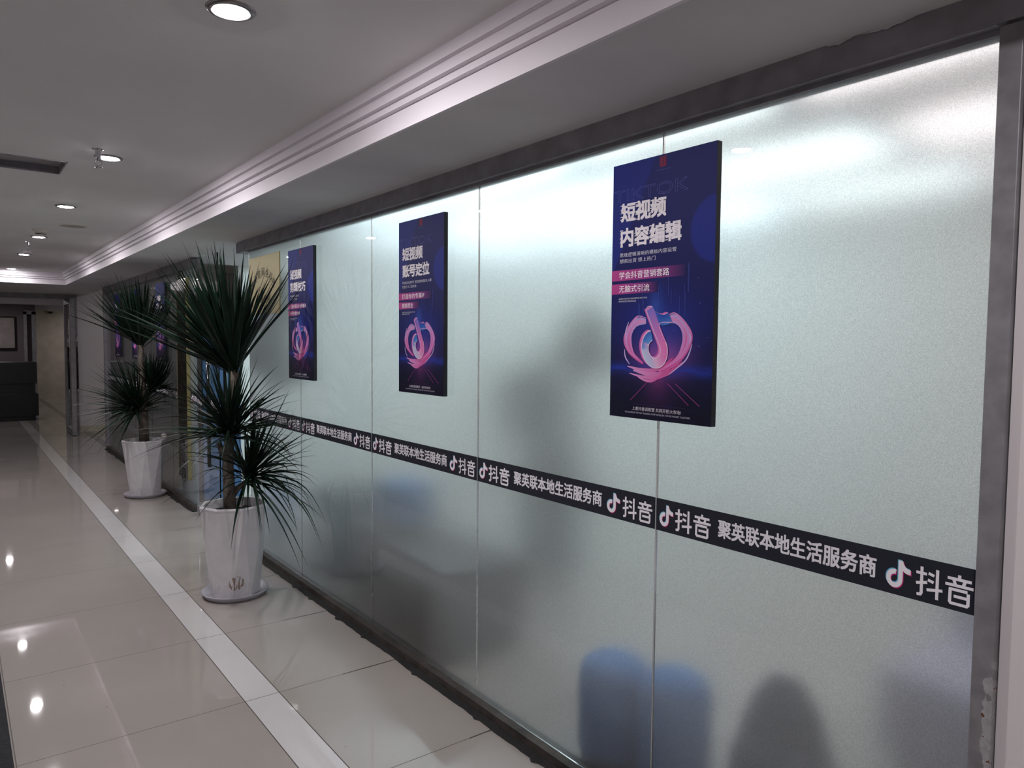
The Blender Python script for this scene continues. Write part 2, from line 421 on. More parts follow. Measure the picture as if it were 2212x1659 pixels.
# raised ceiling, four pieces round the open hatch
HX0, HX1, HY0, HY1 = -.12, .480, 4.27, 4.60
bm = bmesh.new()
for a in ((-1.7, HX0, Y0, 11.5), (HX1, 1.30, Y0, 11.5), (HX0, HX1, Y0, HY0), (HX0, HX1, HY1, 11.5)): add_box(bm, a[0], a[1], a[2], a[3], ZU, ZU + .08)
struct(bm_obj('ceiling', bm, M['ceiling']))
YC = 11.38                    # far end of the raised ceiling
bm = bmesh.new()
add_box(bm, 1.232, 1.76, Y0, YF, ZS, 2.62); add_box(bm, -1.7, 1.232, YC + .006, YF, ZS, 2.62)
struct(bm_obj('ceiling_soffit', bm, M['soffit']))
prof = [(-.066, ZU + .03), (-.066, 2.36), (-.049, 2.36), (-.049, 2.328), (-.031, 2.328), (-.031, 2.306), (-.012, 2.306), (-.012, ZS - .004), (0, ZS - .004), (.004, ZU + .03)]
def extrude_profile(name, place, a, b):
    bm = bmesh.new(); A = [bm.verts.new(place(d, z, a)) for d, z in prof]; B = [bm.verts.new(place(d, z, b)) for d, z in prof]
    n = len(prof)
    for i in range(n): bm.faces.new((A[i], A[(i + 1) % n], B[(i + 1) % n], B[i]))
    bm.faces.new(A[::-1]); bm.faces.new(B)
    return struct(bm_obj(name, bm, M['cornice']))
extrude_profile('trim_1', lambda d, z, t: (1.238 + d, t + (d if t > 5 else 0), z), Y0, YC)
t1 = bpy.data.objects['trim_1']
box('open_seam', 1.2385, 1.2402, Y0, 1.86, ZS - .0012, ZS - .0002, M['black_letter'], t1)
extrude_profile('trim_2', lambda d, z, t: (t + (d if t > 1 else 0), YC + d, z), -1.7, 1.238)

struct(box('wall_left', -1.85, -1.7, Y0, YF, 0, 2.6, M['wall']))
struct(box('wall_back', -1.85, 5.6, Y0 - .15, Y0, 0, 2.7, M['wall']))
struct(box('wall_right', 1.702, 1.80, Y0, .572, 0, ZS, M['wall']))
# entrance wall with its opening
bm = bmesh.new()
add_box(bm, 1.64, 5.6, YF, YF + .28, 0, 2.62); add_box(bm, -1.85, -.9, YF, YF + .28, 0, 2.62); add_box(bm, -.9, 1.64, YF, YF + .28, 2.262, 2.62)
struct(bm_obj('wall_far', bm, M['wall']))
struct(box('baseboard_far', 1.642, 4.0, YF - .012, YF, 0, .10, M['marble']))
bm = bmesh.new()
add_box(bm, -.9, 1.64, YF - .03, YF + .29, 2.175, 2.243); add_box(bm, 1.575, 1.64, YF - .03, YF + .29, 0, 2.175)
struct(bm_obj('trim_3', bm, M['steel']))

# office shell behind the glass
struct(box('wall_office', 5.4, 5.55, Y0, 11.6, 0, 2.7, M['office_wall']))
bm = bmesh.new(); add_box(bm, 2.22, 5.4, 7.3, 7.42, 0, 2.62); struct(bm_obj('wall_partition', bm, M['office_wall']))
struct(box('wall_store', 1.80, 5.4, 11.62, 11.75, 0, 2.62, M['wall']))
struct(box('ceiling_office', 1.76, 5.55, Y0, YF, 2.55, 2.65, M['office_wall']))
struct(box('ceiling_bulkhead', 1.76, 2.35, 5.0, 7.3, ZS, 2.55, M['soffit']))

# lobby beyond the entrance
struct(box('wall_lobby', -2, 6.2, 22.15, 22.3, 0, 2.6, M['marble']))
struct(box('wall_lobby_left', -2, 1.50, 19.5, 19.62, 0, 2.45, M['dark_wall']))
struct(box('wall_lobby_right', 6.0, 6.2, YF, 22.2, 0, 2.6, M['marble']))
struct(box('wall_lobby_side', -2.2, -2, YF, 22.3, 0, 2.6, M['dark_wall']))
struct(box('ceiling_lobby', -2, 6.2, YF + .28, 22.3, 2.30, 2.45, M['ceiling']))
struct(box('trim_4', -2, 6, 17.0, 17.3, 2.19, 2.31, M['cornice']))
struct(box('trim_5', -2, 6, 19.9, 20.2, 2.18, 2.31, M['cornice']))

# rails and posts of the glass wall
XB0, XB1 = 1.685, 1.760
bm = bmesh.new(); add_box(bm, XB0, XB1, .3, 5.41, 2.172, ZS); add_box(bm, XB0 - .003, XB0 + .004, .62, 5.41, 2.1685, 2.1725); add_box(bm, XB0 + .03, XB1, .62, 5.41, 2.160, 2.172)
tr = struct(bm_obj('trim_6', bm, M['steel']))
rnd = random.Random(8); bm = bmesh.new()
for a, b in ((.775, .905), (.915, .99)):
    n = 12; A = []
    for i in range(n + 1):
        y = a + (b - a) * i / n; h = .002 + .008 * math.sin(PI * i / n) * rnd.uniform(.6, 1.1)
        A.append((bm.verts.new((XB0 - .001, y, ZS)), bm.verts.new((XB0 - .004, y, ZS - h))))
    for p, q in zip(A[:-1], A[1:]): bm.faces.new((p[0], q[0], q[1], p[1]))
bm_obj('peeling_paint', bm, M['soffit'], tr)
box('end_cap', 1.69, 1.80, 5.415, 5.60, 2.165, ZS - .006, M['steel'], tr)
bm = bmesh.new(); add_box(bm, XB0, XB1, 6.86, 11.62, 2.160, ZS); tr = struct(bm_obj('trim_7', bm, M['steel']))
box('end_cap', XB0 - .006, XB1 + .006, 6.79, 6.865, 2.152, ZS - .012, M['steel'], tr)
struct(box('trim_8', XB0, XB1, .574, .6165, 0, 2.165, M['post'], None, .002))
struct(box('trim_9', XB0, XB1, 11.53, 11.62, 0, 2.16, M['steel']))
def base_rail(name, a, b):
    bm = bmesh.new(); add_box(bm, XB0, XB1, a, b, 0, .040); add_box(bm, XB0 - .002, XB0 + .006, a, b, .040, .0435)
    return struct(bm_obj(name, bm, M['base']))
base_rail('trim_10', .6165, 5.41); base_rail('trim_11', 6.85, 11.53)
def sealant(name, a, b, seed):
    rnd = random.Random(seed); bm = bmesh.new(); n = int((b - a) / .025); top = []; inn = []
    for i in range(n + 1):
        y = a + (b - a) * i / n
        w = .030 + .012 * noise.noise(Vector((y * 3, seed, 0))) + .006 * noise.noise(Vector((y * 17, seed, 5))) + (.012 if rnd.random() < .04 else 0)
        top.append((bm.verts.new((XB0 - max(w, .006), y, .0005)), bm.verts.new((XB0 - max(w, .006) * .4, y, .006)), bm.verts.new((XB0 + .002, y, .012))))
    for p, q in zip(top[:-1], top[1:]):
        for k in (0, 1): bm.faces.new((p[k], p[k + 1], q[k + 1], q[k]))
    return struct(bm_obj(name, bm, M['sealant']))
sealant('trim_12', .62, 5.41, 1); sealant('trim_13', 6.85, 11.53, 2)

# ---------------------------------------------------------------- frosted glass panels
def glass_panel(y0, y1, label, z0=.042, z1=2.166, group='frosted glass panels of the office wall'):
    bm = bmesh.new()
    f = add_box(bm, XW, XW + .012, y0 + .002, y1 - .002, z0, z1)
    bmesh.ops.recalc_face_normals(bm, faces=bm.faces[:])
    for q in bm.faces:
        if q.normal.x > .9: q.material_index = 1
    me = bpy.data.meshes.new('glass_panel'); bm.to_mesh(me); bm.free()
    o = new_obj('glass_panel', me, [M['glass'], M['frost']])
    bm = bmesh.new(); add_box(bm, XW + .001, XW + .011, y1 - .0018, y1 + .0018, z0, z1); bm_obj('silicone_joint', bm, M['silicone'], o)
    return tag(o, label, 'glass panel', group)
J = [.618, 1.5216, 2.4945, 3.4585, 4.4309, 5.41]
near_l = ['plain frosted glass panel beside the grey steel post, grey bag shape low behind it',
          'frosted glass panel between two posters, with dark leafy blur and blue pouf behind it',
          'frosted glass panel holding the middle poster, dark bench blurred behind it',
          'frosted glass panel right of the big potted yucca, teal cabinet blurred behind it',
          'frosted glass panel behind the big yucca with the square brass plaque on it']
for k in range(5): glass_panel(J[k], J[k + 1], near_l[k])
FJ = [6.86, 7.795, 8.73, 9.66, 10.595, 11.53]
far_l = ['far glass panel carrying the tall black hanging sign at the doorway', 'far glass panel just behind the small potted yucca, right of it',
         'far glass panel hidden behind the small yucca trunk', 'far glass panel left of the small yucca, narrow blue poster on it', 'last far glass panel against the dark end post']
for k in range(5): glass_panel(FJ[k], FJ[k + 1], far_l[k], .042, 2.158, 'glass panels of the far office wall')

# lettered sticker bands, one per panel
def band(y0, y1, label, xf=XW - .0004, group='lettered sticker bands on the glass'):
    w = y0 - y1; s = w / .9036
    e = empty('sticker_band'); face_corridor(e, xf, y0, .9536)
    fl = Flat(); fl.poly([(.001, 0), (w - .001, 0), (w - .001, .0994), (.001, .0994)], .0002, (36, 38, 48)); o = fl.build('backing', M['print'], e)
    fl = Flat(); note(fl, .014 * s, .068 * s, .0165, .0815, .0006); fl.build('note_mark', M['print'], e)
    fl = Flat(); note(fl, .706 * s, .762 * s, .0165, .0815, .0006); fl.build('note_mark', M['print'], e)
    fl = Flat(); brand_glyphs(fl, .079 * s, .205 * s, .0145, .0775, .0006, (232, 228, 234)); fl.build('lettering', M['print'], e)
    fl = Flat(); fl.text('聚英联本地生活服务商', .232 * s, .684 * s, .0255, .0785, .0006, (226, 223, 230), .022); fl.build('lettering', M['print'], e)
    fl = Flat(); brand_glyphs(fl, .776 * s, .890 * s, .0145, .0775, .0006, (232, 228, 234)); fl.build('lettering', M['print'], e)
    return tag(e, label, 'sticker', group)
bl = ['dark sticker band with white lettering on the rightmost panel, ending at the steel post', 'dark sticker band on the second frosted panel from the steel post',
      'dark sticker band on the panel that holds the middle poster', 'dark sticker band on the panel right of the big yucca', 'dark sticker band mostly hidden behind the big yucca leaves']
for k in range(5): band(J[k + 1] - .001, J[k] + .001, bl[k])
fb = ['small dark sticker band beside the tall black hanging sign', 'small dark sticker band right of the small yucca trunk', 'small dark sticker band hidden behind the small yucca leaves',
      'small dark sticker band left of the small yucca', 'small dark sticker band next to the dark far end post']
for k in range(5): band(FJ[k + 1] - .001, FJ[k] + .001, fb[k], group='lettered sticker bands on the far glass')

# ---------------------------------------------------------------- posters
PW, PH = .40, .793
def mixc(a, b, t): t = max(0, min(1, t)); return tuple(x + (y - x) * t for x, y in zip(a, b))
def art_color(u, v):
    a, b = u / PW, v / PH
    c = mixc((10, 11, 34), (16, 20, 84), (b - .05) / .35)
    c = mixc(c, (24, 29, 100), (b - .55) / .4)
    dx = a + .12 - (b - 1.0) * .1; 
    c = mixc(c, (24, 40, 128), .75 * max(0, min(1, (.44 - (1 - b) - a) / .03 + .5)))
    d = math.hypot((a - 1.02) * PW, (b - .70) * PH)
    c = mixc(c, (26, 42, 138), .8 * max(0, min(1, (.095 - d) / .009 + .5)))
    g = math.exp(-(((a - .52) / .26) ** 2 + ((b - .245) / .085) ** 2)); c = mixc(c, (214, 96, 176), g * .75)
    g = math.exp(-(((a - .50) / .36) ** 2 + ((b - .36) / .12) ** 2)); c = mixc(c, (34, 62, 170), g * .55)
    g = math.exp(-((a - .47) / .07) ** 2) * (1 if .3 < b < .56 else 0) * (1 - abs(b - .43) / .13); c = mixc(c, (54, 96, 184), max(0, g) * .6)
    h = math.exp(-((b - .195) / .025) ** 2); c = mixc(c, (30, 54, 160), h * (.55 + .45 * noise.noise(Vector((a * 6, b * 260, 1)))))
    if b < .18:
        g = math.exp(-((a - .5) / (.05 + (.18 - b) * 1.1)) ** 2) * (b / .18); c = mixc(c, (150, 50, 120), g * .5)
        c = mixc(c, (40, 30, 96), .3 * max(0, noise.noise(Vector((a * 9, b * 60, 3)))))
    return c
def pink(t): return mixc((208, 150, 200), (196, 70, 140), t)
def lav(t): return mixc((176, 160, 214), (214, 110, 176), t)
def poster_art(z):
    fl = Flat()
    # ribbons looping left and right of the mark
    for off, w, col in ((0, .009, pink), (.010, .006, lav), (-.009, .004, lav), (.018, .0025, pink)):
        fl.stroke([(.150, .300 + off * .6), (.108, .296 + off), (.078 - off, .255), (.092 - off * .7, .205), (.140, .172)], lambda t: w * (.35 + .65 * math.sin(PI * t)), col, z)
        fl.stroke([(.215, .292 + off * .5), (.262, .305 + off), (.300 + off, .275), (.305 + off, .235), (.275 + off * .6, .185), (.205, .150 - off * .3)], lambda t: w * (.3 + 1.1 * t * (1.25 - t) * 2.2), col, z)
    for y, x0, x1, w in ((.158, .075, .20, .006), (.146, .10, .235, .008), (.136, .085, .215, .005), (.126, .12, .19, .0045)):
        fl.stroke([(x0, y + .004), ((x0 + x1) / 2, y - .006), (x1, y - .002), (x1 + .06, y + .034)], lambda t: w * (.2 + .8 * math.sin(PI * t)), pink, z + .0001)
    for P in ([(.078, .300), (.066, .270), (.070, .244)], [(.062, .215), (.066, .19), (.085, .168)], [(.328, .232), (.318, .205), (.300, .180), (.245, .142)], [(.318, .262), (.322, .25), (.32, .235)]):
        fl.stroke(P, lambda t: .0022 * (.4 + .6 * math.sin(PI * t)), (196, 176, 226), z + .0001, 16)
    # solid mark, tilted, its thickness first and its face over it
    ang = math.radians(27); ca, sa = math.cos(ang), math.sin(ang)
    def T(p, dx=0, dy=0):
        x, y = (p[0] - .36) * .150, (p[1] - .33) * .178
        return (.187 + x * ca - y * sa + dx, .216 + x * sa + y * ca + dy)
    for k in range(6):
        for q in NOTE: fl.poly([T(p, -.011 + .002 * k, .004 - .0006 * k) for p in q], z + .0010 + k * .00004, mixc((190, 90, 160), (222, 150, 200), k / 5))
    def fc(p):
        x, y = p
        if y > .45: c = mixc((96, 150, 214), (24, 66, 160), (y - .45) / .3); return mixc(c, (150, 120, 200), max(0, (y - .85) * 5))
        c = mixc((216, 220, 228), (214, 110, 176), (x - .05) / .5)
        return mixc(c, (120, 150, 210), .35 if x < .25 else 0)
    for q in NOTE: fl.poly([T(p) for p in q], z + .0014, [fc(p) for p in q])
    rim = [T((.36 + .33 * math.cos(a), .33 + .33 * math.sin(a))) for a in [math.radians(76 + 284 * i / 20) for i in range(21)]]
    fl.stroke(rim, .0013, (236, 206, 232), z + .0015, 60)
    rim = [T((.36 + .155 * math.cos(a), .33 + .155 * math.sin(a))) for a in [math.radians(80 + 280 * i / 20) for i in range(21)]]
    fl.stroke(rim, .0011, (236, 206, 232), z + .0015, 40)
    fl.stroke([T((.515, .33)), T((.515, 1.0)), T((.69, 1.0))], .001, (214, 196, 236), z + .0015, 20)
    fl.stroke([T((.69, .33)), T((.69, .66)), T((1.0, .56))], .001, (230, 170, 214), z + .0015, 20)
    # thin streaks of light and floor lines
    r = random.Random(4)
    for k in range(12):
        x = r.uniform(.08, .33); y = r.uniform(.30, .40); fl.stroke([(x, y), (x, y + r.uniform(.03, .10))], .0005, (70, 84, 170), z, 4)
    for k in range(16):
        x = r.uniform(.05, .38); y = r.uniform(.2, .46); fl.poly([(x, y), (x + .003, y - .001), (x + .006, y), (x + .003, y + .001)], z, (96, 110, 190))
    for x0, x1 in ((.16, .09), (.24, .32), (.27, .36)):
        fl.stroke([(x0, .115), (x1, .055)], .0009, (150, 60, 130), z, 6)
    return fl
def glitch_rows(fl, body, x0, x1, y0, y1, z):
    col = (240, 234, 240)
    fl.text(body, x0, x1, y0, y1, z, col, .034)
    r = random.Random(len(body) * 7 + int(x1 * 1000)); n = int((x1 - x0) / .061 + .5)
    cw = (x1 - x0) / n
    for k in range(n):
        for q in range(5):
            yy = y0 + (y1 - y0) * (.08 + q * .2 + r.uniform(-.05, .05)); xx = x0 + k * cw + cw * .06
            fl.poly([(xx - .005 - r.random() * .004, yy), (xx + .006, yy), (xx + .006, yy + .003), (xx - .005, yy + .003)], z, col)
BG = None
def poster(y_left, z_bottom, x_front, T, label, thick=.020):
    global BG
    e = empty('poster'); face_corridor(e, x_front, y_left, z_bottom)
    bm = bmesh.new(); add_box(bm, 0, PW, 0, PH, -thick, -.0004); bm_obj('board', bm, M['board_edge'], e)
    if BG is None:
        fl = Flat(); nx, ny = 72, 144
        for j in range(ny + 1):
            for i in range(nx + 1):
                u, v = PW * i / nx, PH * j / ny; fl.v.append((u, v, 0)); fl.c.append(art_color(u, v))
        for j in range(ny):
            for i in range(nx):
                a = j * (nx + 1) + i; fl.f.append((a, a + 1, a + nx + 2, a + nx + 1))
        b = fl.build('printed_sheet', M['print'], e); BG = b.data
        art = poster_art(.0006).build('emblem_artwork', M['print'], e); BG2[0] = art.data
    else:
        new_obj('printed_sheet', BG, None, e); new_obj('emblem_artwork', BG2[0], None, e)
    z = .0005
    # small red seal at the top, thin line under it, outlined letters
    fl = Flat()
    for k in range(5): fl.poly([(.192, .757 + k * .0062), (.219, .757 + k * .0062), (.219, .7613 + k * .0062), (.192, .7613 + k * .0062)], z, (128, 34, 66))
    fl.poly([(.199, .757), (.203, .757), (.203, .787), (.199, .787)], z + .0001, (128, 34, 66)); fl.poly([(.210, .757), (.214, .757), (.214, .787), (.210, .787)], z + .0001, (128, 34, 66))
    fl.poly([(.178, .748), (.236, .748), (.236, .7495), (.178, .7495)], z, (74, 78, 138))
    fl.build('seal', M['print'], e)
    fl = Flat()
    co, fs = text_mesh('TIKTOK')
    # outline of the big letters only
    cnt = {}
    for f in fs:
        for a, b in zip(f, f[1:] + f[:1]): cnt[(min(a, b), max(a, b))] = cnt.get((min(a, b), max(a, b)), 0) + 1
    for (a, b), n in cnt.items():
        if n == 1:
            A = (.006 + co[a][0] * .296, .676 + co[a][1] * .036); B = (.006 + co[b][0] * .296, .676 + co[b][1] * .036)
            d = math.hypot(B[0] - A[0], B[1] - A[1])
            if d > 1e-6:
                nx, ny = -(B[1] - A[1]) / d * .0005, (B[0] - A[0]) / d * .0005
                fl.poly([(A[0] - nx, A[1] - ny), (B[0] - nx, B[1] - ny), (B[0] + nx, B[1] + ny), (A[0] + nx, A[1] + ny)], z, (92, 96, 170))
    fl.build('outline_lettering', M['print'], e)
    fl = Flat(); glitch_rows(fl, T[0], .037, .222, .611, .671, z + .0003); fl.build('title_lettering', M['print'], e)
    fl = Flat(); glitch_rows(fl, T[1], .037, .281, .534, .594, z + .0003); fl.build('title_lettering', M['print'], e)
    fl = Flat(); fl.text(T[2], .034, .034 + .0176 * len(T[2]), .5035, .5165, z, (212, 212, 226)); fl.text(T[3], .034, .034 + .0165 * len(T[3]), .4845, .4975, z, (212, 212, 226)); fl.build('small_lettering', M['print'], e)
    for k, (y0, y1, xe, s) in enumerate(((.430, .463, .30, T[4]), (.388, .420, .195, T[5]))):
        fl = Flat(); xm = .16 if k == 0 else .10
        fl.poly([(0, y0), (xm, y0), (xm, y1), (0, y1)], z, [(178, 66, 136), (150, 58, 134), (150, 58, 134), (178, 66, 136)])
        fl.poly([(xm, y0), (xe, y0), (xe, y1), (xm, y1)], z, [(150, 58, 134), (22, 24, 82), (22, 24, 82), (150, 58, 134)])
        b = fl.build('pink_banner', M['print'], e)
        fl = Flat(); fl.text(s, .033, .033 + .0256 * len(s), y0 + .005, y1 - .005, z + .0003, (250, 236, 246), .006); fl.build('lettering', M['print'], b)
    fl = Flat(); fl.text('LEARN TIKTOK MARKETING ROUTINE', .033, .152, .3705, .3755, z, (200, 200, 214), .01); fl.text('BRAINLESS DRAINAGE', .033, .107, .3625, .3675, z, (200, 200, 214), .01); fl.build('small_lettering', M['print'], e)
    fl = Flat(); fl.text(T[6], .098, .292, .0255, .0375, z, (206, 200, 212), .004); fl.text('THE SUPERIOR TIKTOK TRAINING CAMP DEVELOPS THE BIG MARKET TOGETHER!', .067, .326, .0155, .0205, z, (176, 172, 190), .008)
    fl.poly([(.09, .0445), (.31, .0445), (.31, .0450), (.09, .0450)], z, (60, 50, 100)); fl.build('small_lettering', M['print'], e)
    return tag(e, label, 'poster', 'blue posters on the glass wall')
BG2 = [None]
poster(1.701, 1.294, 1.692, ('短视频', '内容编辑', '思维逻辑清晰的模板内容运营', '想卖出货 想上热门', '学会抖音营销套路', '无脑式引流', '上者抖音训练营 共同开拓大市场!'), 'large dark blue poster with pink note artwork, closest to the steel post')
poster(3.116, 1.290, 1.692, ('短视频', '账号定位', '学会定位账号 抓住精准需求人群', '打造个人门店形象', '打造你的专属IP', '脱颖而出', '上者抖音训练营 一起共享成功!'), 'dark blue poster with pink note artwork, middle of the three near posters')
poster(4.553, 1.292, 1.692, ('短视频', '剪辑技巧', '学会运营剪辑方法', '爱上做门店视频', '让播放量与分分钟暴涨', '新手秒变大神', '上者抖音训练营 一起剪辑视频!'), 'dark blue poster with pink note artwork, next to the square brass plaque')
# narrow posters on the far wall
def far_poster(y, label, T):
    p = poster(y, 1.305, 1.692, T, label); p['group'] = 'blue posters on the far glass wall'; return p
TT = ('短视频', '直播带货', '学会运营直播带货', '爱上做直播', '打造你的直播间', '引爆流量', '上者抖音训练营 一起共享成功!')
far_poster(8.32, 'blue poster on the far glass, just right of the small yucca trunk', TT)
far_poster(9.62, 'blue poster on the far glass, hidden behind the small yucca trunk', TT)
far_poster(10.74, 'blue poster on the far glass, left of the small yucca near the end post', TT)

# ---------------------------------------------------------------- brass plaque and hanging sign
e = empty('wall_plaque'); face_corridor(e, XW - .012, 5.367, 1.706)
W, H = .612, .400
bm = bmesh.new(); add_box(bm, 0, W, 0, H, -.008, 0, .002); bm_obj('plate', bm, M['gold'], e)
fl = Flat()
arc = '聚英联网络科技'
for i, ch in enumerate(arc):
    a = math.radians(150 - 20 * i); cx, cy = .30 + .235 * math.cos(a), .125 + .16 * math.sin(a)
    co, fs = text_mesh(ch); b = len(fl.v); th = (a - PI / 2) * .55
    for x, y in co:
        X, Y = (x - .5) * .058, (y - .5) * .062
        fl.v.append((cx + X * math.cos(th) - Y * math.sin(th), cy + X * math.sin(th) + Y * math.cos(th), .0008)); fl.c.append((20, 18, 14))
    fl.f += [tuple(i2 + b for i2 in f) for f in fs]
fl.build('arched_lettering', M['print'], e)
fl = Flat(); fl.text('有限公司', .165, .435, .080, .135, .0008, (20, 18, 14), .012); fl.build('lettering', M['print'], e)
tag(e, 'square brass plaque with arched black characters on the glass behind the big yucca', 'sign')

e = empty('hanging_sign'); face_corridor(e, XW - .03, 7.43, .245)
bm = bmesh.new(); add_box(bm, 0, .34, 0, 1.84, -.028, 0, .002); bm_obj('board', bm, mat('mirror_black', (58, 54, 46), .12, .6), e)
bm = bmesh.new(); add_box(bm, .341, .347, 0, 1.84, -.028, .002); add_box(bm, -.006, -.001, 0, 1.84, -.028, .002); bm_obj('gold_edge', bm, M['gold'], e)
for i, ch in enumerate('聚英联网络科技有限公司'):
    fl = Flat(); y = 1.66 - i * .163; fl.text(ch, .10, .24, y - .06, y + .06, .001, (20, 20, 20), .014); fl.build('lettering', M['print'], e)
bm = bmesh.new(); add_tube(bm, [(.06, 1.84, -.01), (.12, 1.90, .0), (.17, 1.93, .0), (.22, 1.90, .0), (.28, 1.84, -.01)], .005, 6); bm_obj('hanging_cord', bm, M['black_gloss'], e)
tag(e, 'tall narrow black and gold sign hanging on the far glass at the doorway', 'sign')

# ---------------------------------------------------------------- doorway: glass door leaf with long black handle
def door_leaf(y0, y1, x, rz, label, hinge):
    e = empty('glass_door', (x, hinge, 0), rz)
    bm = bmesh.new(); f = add_box(bm, 0, .010, y0 - hinge, y1 - hinge, .012, 2.225); bm_obj('pane', bm, M['glass'], e)
    hy = (y0 if hinge == y1 else y1) - hinge; hy += .06
    for s, xx in (('handle', -.062), ('handle', .070)):
        bm = bmesh.new(); add_tube(bm, [(xx, hy, .50), (xx, hy, 1.42)], .016, 10); h = bm_obj(s, bm, M['black_gloss'], e, True)
        for zz in (.80, 1.34): bm = bmesh.new(); add_tube(bm, [(xx, hy, zz - .012), (xx, hy, zz + .012)], .0165, 10); bm_obj('silver_band', bm, M['chrome'], h, True)
        for zz in (.95, 1.37): bm = bmesh.new(); add_tube(bm, [(xx, hy, zz), (.005, hy, zz)], .008, 8); bm_obj('standoff', bm, M['black_gloss'], h, True)
    box('patch_fitting', -.012, .022, -.14 if hinge == y1 else 0, 0 if hinge == y1 else .14, .012, .07, M['steel'], e)
    return tag(e, label, 'door')
door_leaf(6.13, 6.79, 1.700, 0, 'clear glass door leaf with long black handles beside the tall hanging sign', 6.79)
# sticker band on the standing leaf
band(6.78, 6.14, 'short dark sticker band on the clear glass door leaf', xf=1.6998, group='lettered sticker bands on the far glass')
# blue panel and pale cabinet seen through the doorway
o = box('display_panel', 1.86, 2.20, 7.2, 7.24, .02, 1.75, M['blue_panel'], None, .005); tag(o, 'tall blue panel standing inside behind the glass door', 'panel')

# ---------------------------------------------------------------- ceiling things
def downlight(x, y, z, label, group='round downlights in the raised ceiling', m=None):
    e = empty('downlight', (x, y, z))
    lathe('trim_ring', [(.044, -.0005), (.045, -.006), (.050, -.0075), (.060, -.005), (.0635, 0), (.0635, .004)], M['lamp_ring'], e)
    lathe('reflector', [(.0445, .0005), (.043, -.003), (.041, -.001)], M['chrome'], e)
    lathe('lens', [(0, -.0105), (.018, -.0101), (.032, -.0088), (.040, -.0060), (.0425, -.0015)], m or M['lens'], e, smooth=False)
    return tag(e, label, 'ceiling light', group)
dl = [(.611, 2.045, 'large-looking round downlight at the top edge of the photo'), (.625, 4.036, 'round downlight right beside the chrome sprinkler, level with the open ceiling hatch'),
      (.622, 5.678, 'round downlight between the ceiling hatch and the round speaker grille'), (.62, 7.515, 'round downlight just past the smoke detector'),
      (.623, 9.176, 'round downlight behind the second sprinkler'), (.622, 11.12, 'last round downlight in front of the far cornice'), (.615, .10, 'round downlight overhead behind the viewpoint')]
for x, y, l in dl: downlight(x, y, ZU, l, m=M['lens_far'] if y > 11 else None)
downlight(2.7, 12.7, 2.55, 'added unseen downlight in the side passage, brightening the far wall', 'round downlights in the lobby', M['lens_far'])  # unseen lamp added to brighten the far wall from the right
for x, y, l in ((.70, 15.2, 'downlight in the lobby ceiling beyond the entrance'), (2.9, 20.9, 'downlight near the cream lobby wall'), (.6, 18.3, 'downlight before the mauve lobby wall')):
    downlight(x, y, 2.30, l, 'round downlights in the lobby', M['lens_lobby'] if y > 20 else M['lens_dim'])
def sprinkler(x, y, label):
    e = empty('sprinkler', (x, y, ZU))
    lathe('escutcheon', [(.0, -.001), (.022, -.002), (.026, 0)], M['chrome'], e, 20)
    lathe('body', [(.0, -.05), (.011, -.05), (.013, -.03), (.013, 0)], M['chrome'], e, 14)
    bm = bmesh.new(); add_tube(bm, [(-.010, 0, -.048), (-.015, 0, -.062), (0, 0, -.080)], .003, 6); add_tube(bm, [(.010, 0, -.048), (.015, 0, -.062), (0, 0, -.080)], .003, 6); bm_obj('yoke', bm, M['chrome'], e)
    lathe('deflector', [(0, -.080), (.018, -.081), (.018, -.083), (0, -.084)], M['chrome'], e, 16)
    return tag(e, label, 'sprinkler', 'ceiling sprinklers')
sprinkler(.561, 3.90, 'chrome sprinkler head hanging beside the second downlight'); sprinkler(.576, 7.95, 'small chrome sprinkler head further along, past the smoke detector')
e = empty('smoke_detector', (.592, 7.02, ZU)); lathe('base', [(.0, -.012), (.058, -.012), (.064, -.004), (.064, 0)], M['white_plastic'], e)
lathe('chamber', [(0, -.044), (.026, -.044), (.040, -.034), (.044, -.012)], M['white_plastic'], e); lathe('vent', [(.034, -.0400), (.0385, -.0365), (.039, -.033), (.042, -.028)], M['black_gloss'], e)
tag(e, 'white round smoke detector on the ceiling between downlights', 'smoke detector')
e = empty('ceiling_speaker', (.77, 6.62, ZU)); lathe('rim', [(.082, 0), (.084, -.006), (.094, -.006), (.097, 0)], M['white_plastic'], e)
lathe('grille', [(0, -.004), (.082, -.004)], mat('grille_mesh', (176, 170, 164), .7, var=.1, scale=200), e)
tag(e, 'flat round cream speaker grille set in the ceiling near the cornice', 'speaker')
e = empty('access_hatch', ((HX0 + HX1) / 2, (HY0 + HY1) / 2, ZU)); w2, h2 = (HX1 - HX0) / 2, (HY1 - HY0) / 2
bm = bmesh.new()
for a in ((-w2, w2, -h2, -h2 + .006), (-w2, w2, h2 - .006, h2), (-w2, -w2 + .006, -h2, h2), (w2 - .006, w2, -h2, h2)): add_box(bm, a[0], a[1], a[2], a[3], -.004, .035)
bm_obj('frame', bm, M['steel'], e)
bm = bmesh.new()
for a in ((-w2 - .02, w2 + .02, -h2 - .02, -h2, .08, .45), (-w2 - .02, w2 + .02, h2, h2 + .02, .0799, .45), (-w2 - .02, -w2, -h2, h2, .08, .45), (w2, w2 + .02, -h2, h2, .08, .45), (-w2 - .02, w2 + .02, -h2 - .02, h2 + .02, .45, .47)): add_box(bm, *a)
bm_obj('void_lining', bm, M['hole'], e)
tube('pipe', [(.20, -h2, .30), (.20, h2, .30)], .018, M['rail_light'], e)
tag(e, 'open dark rectangular access hatch in the white ceiling', 'hatch')

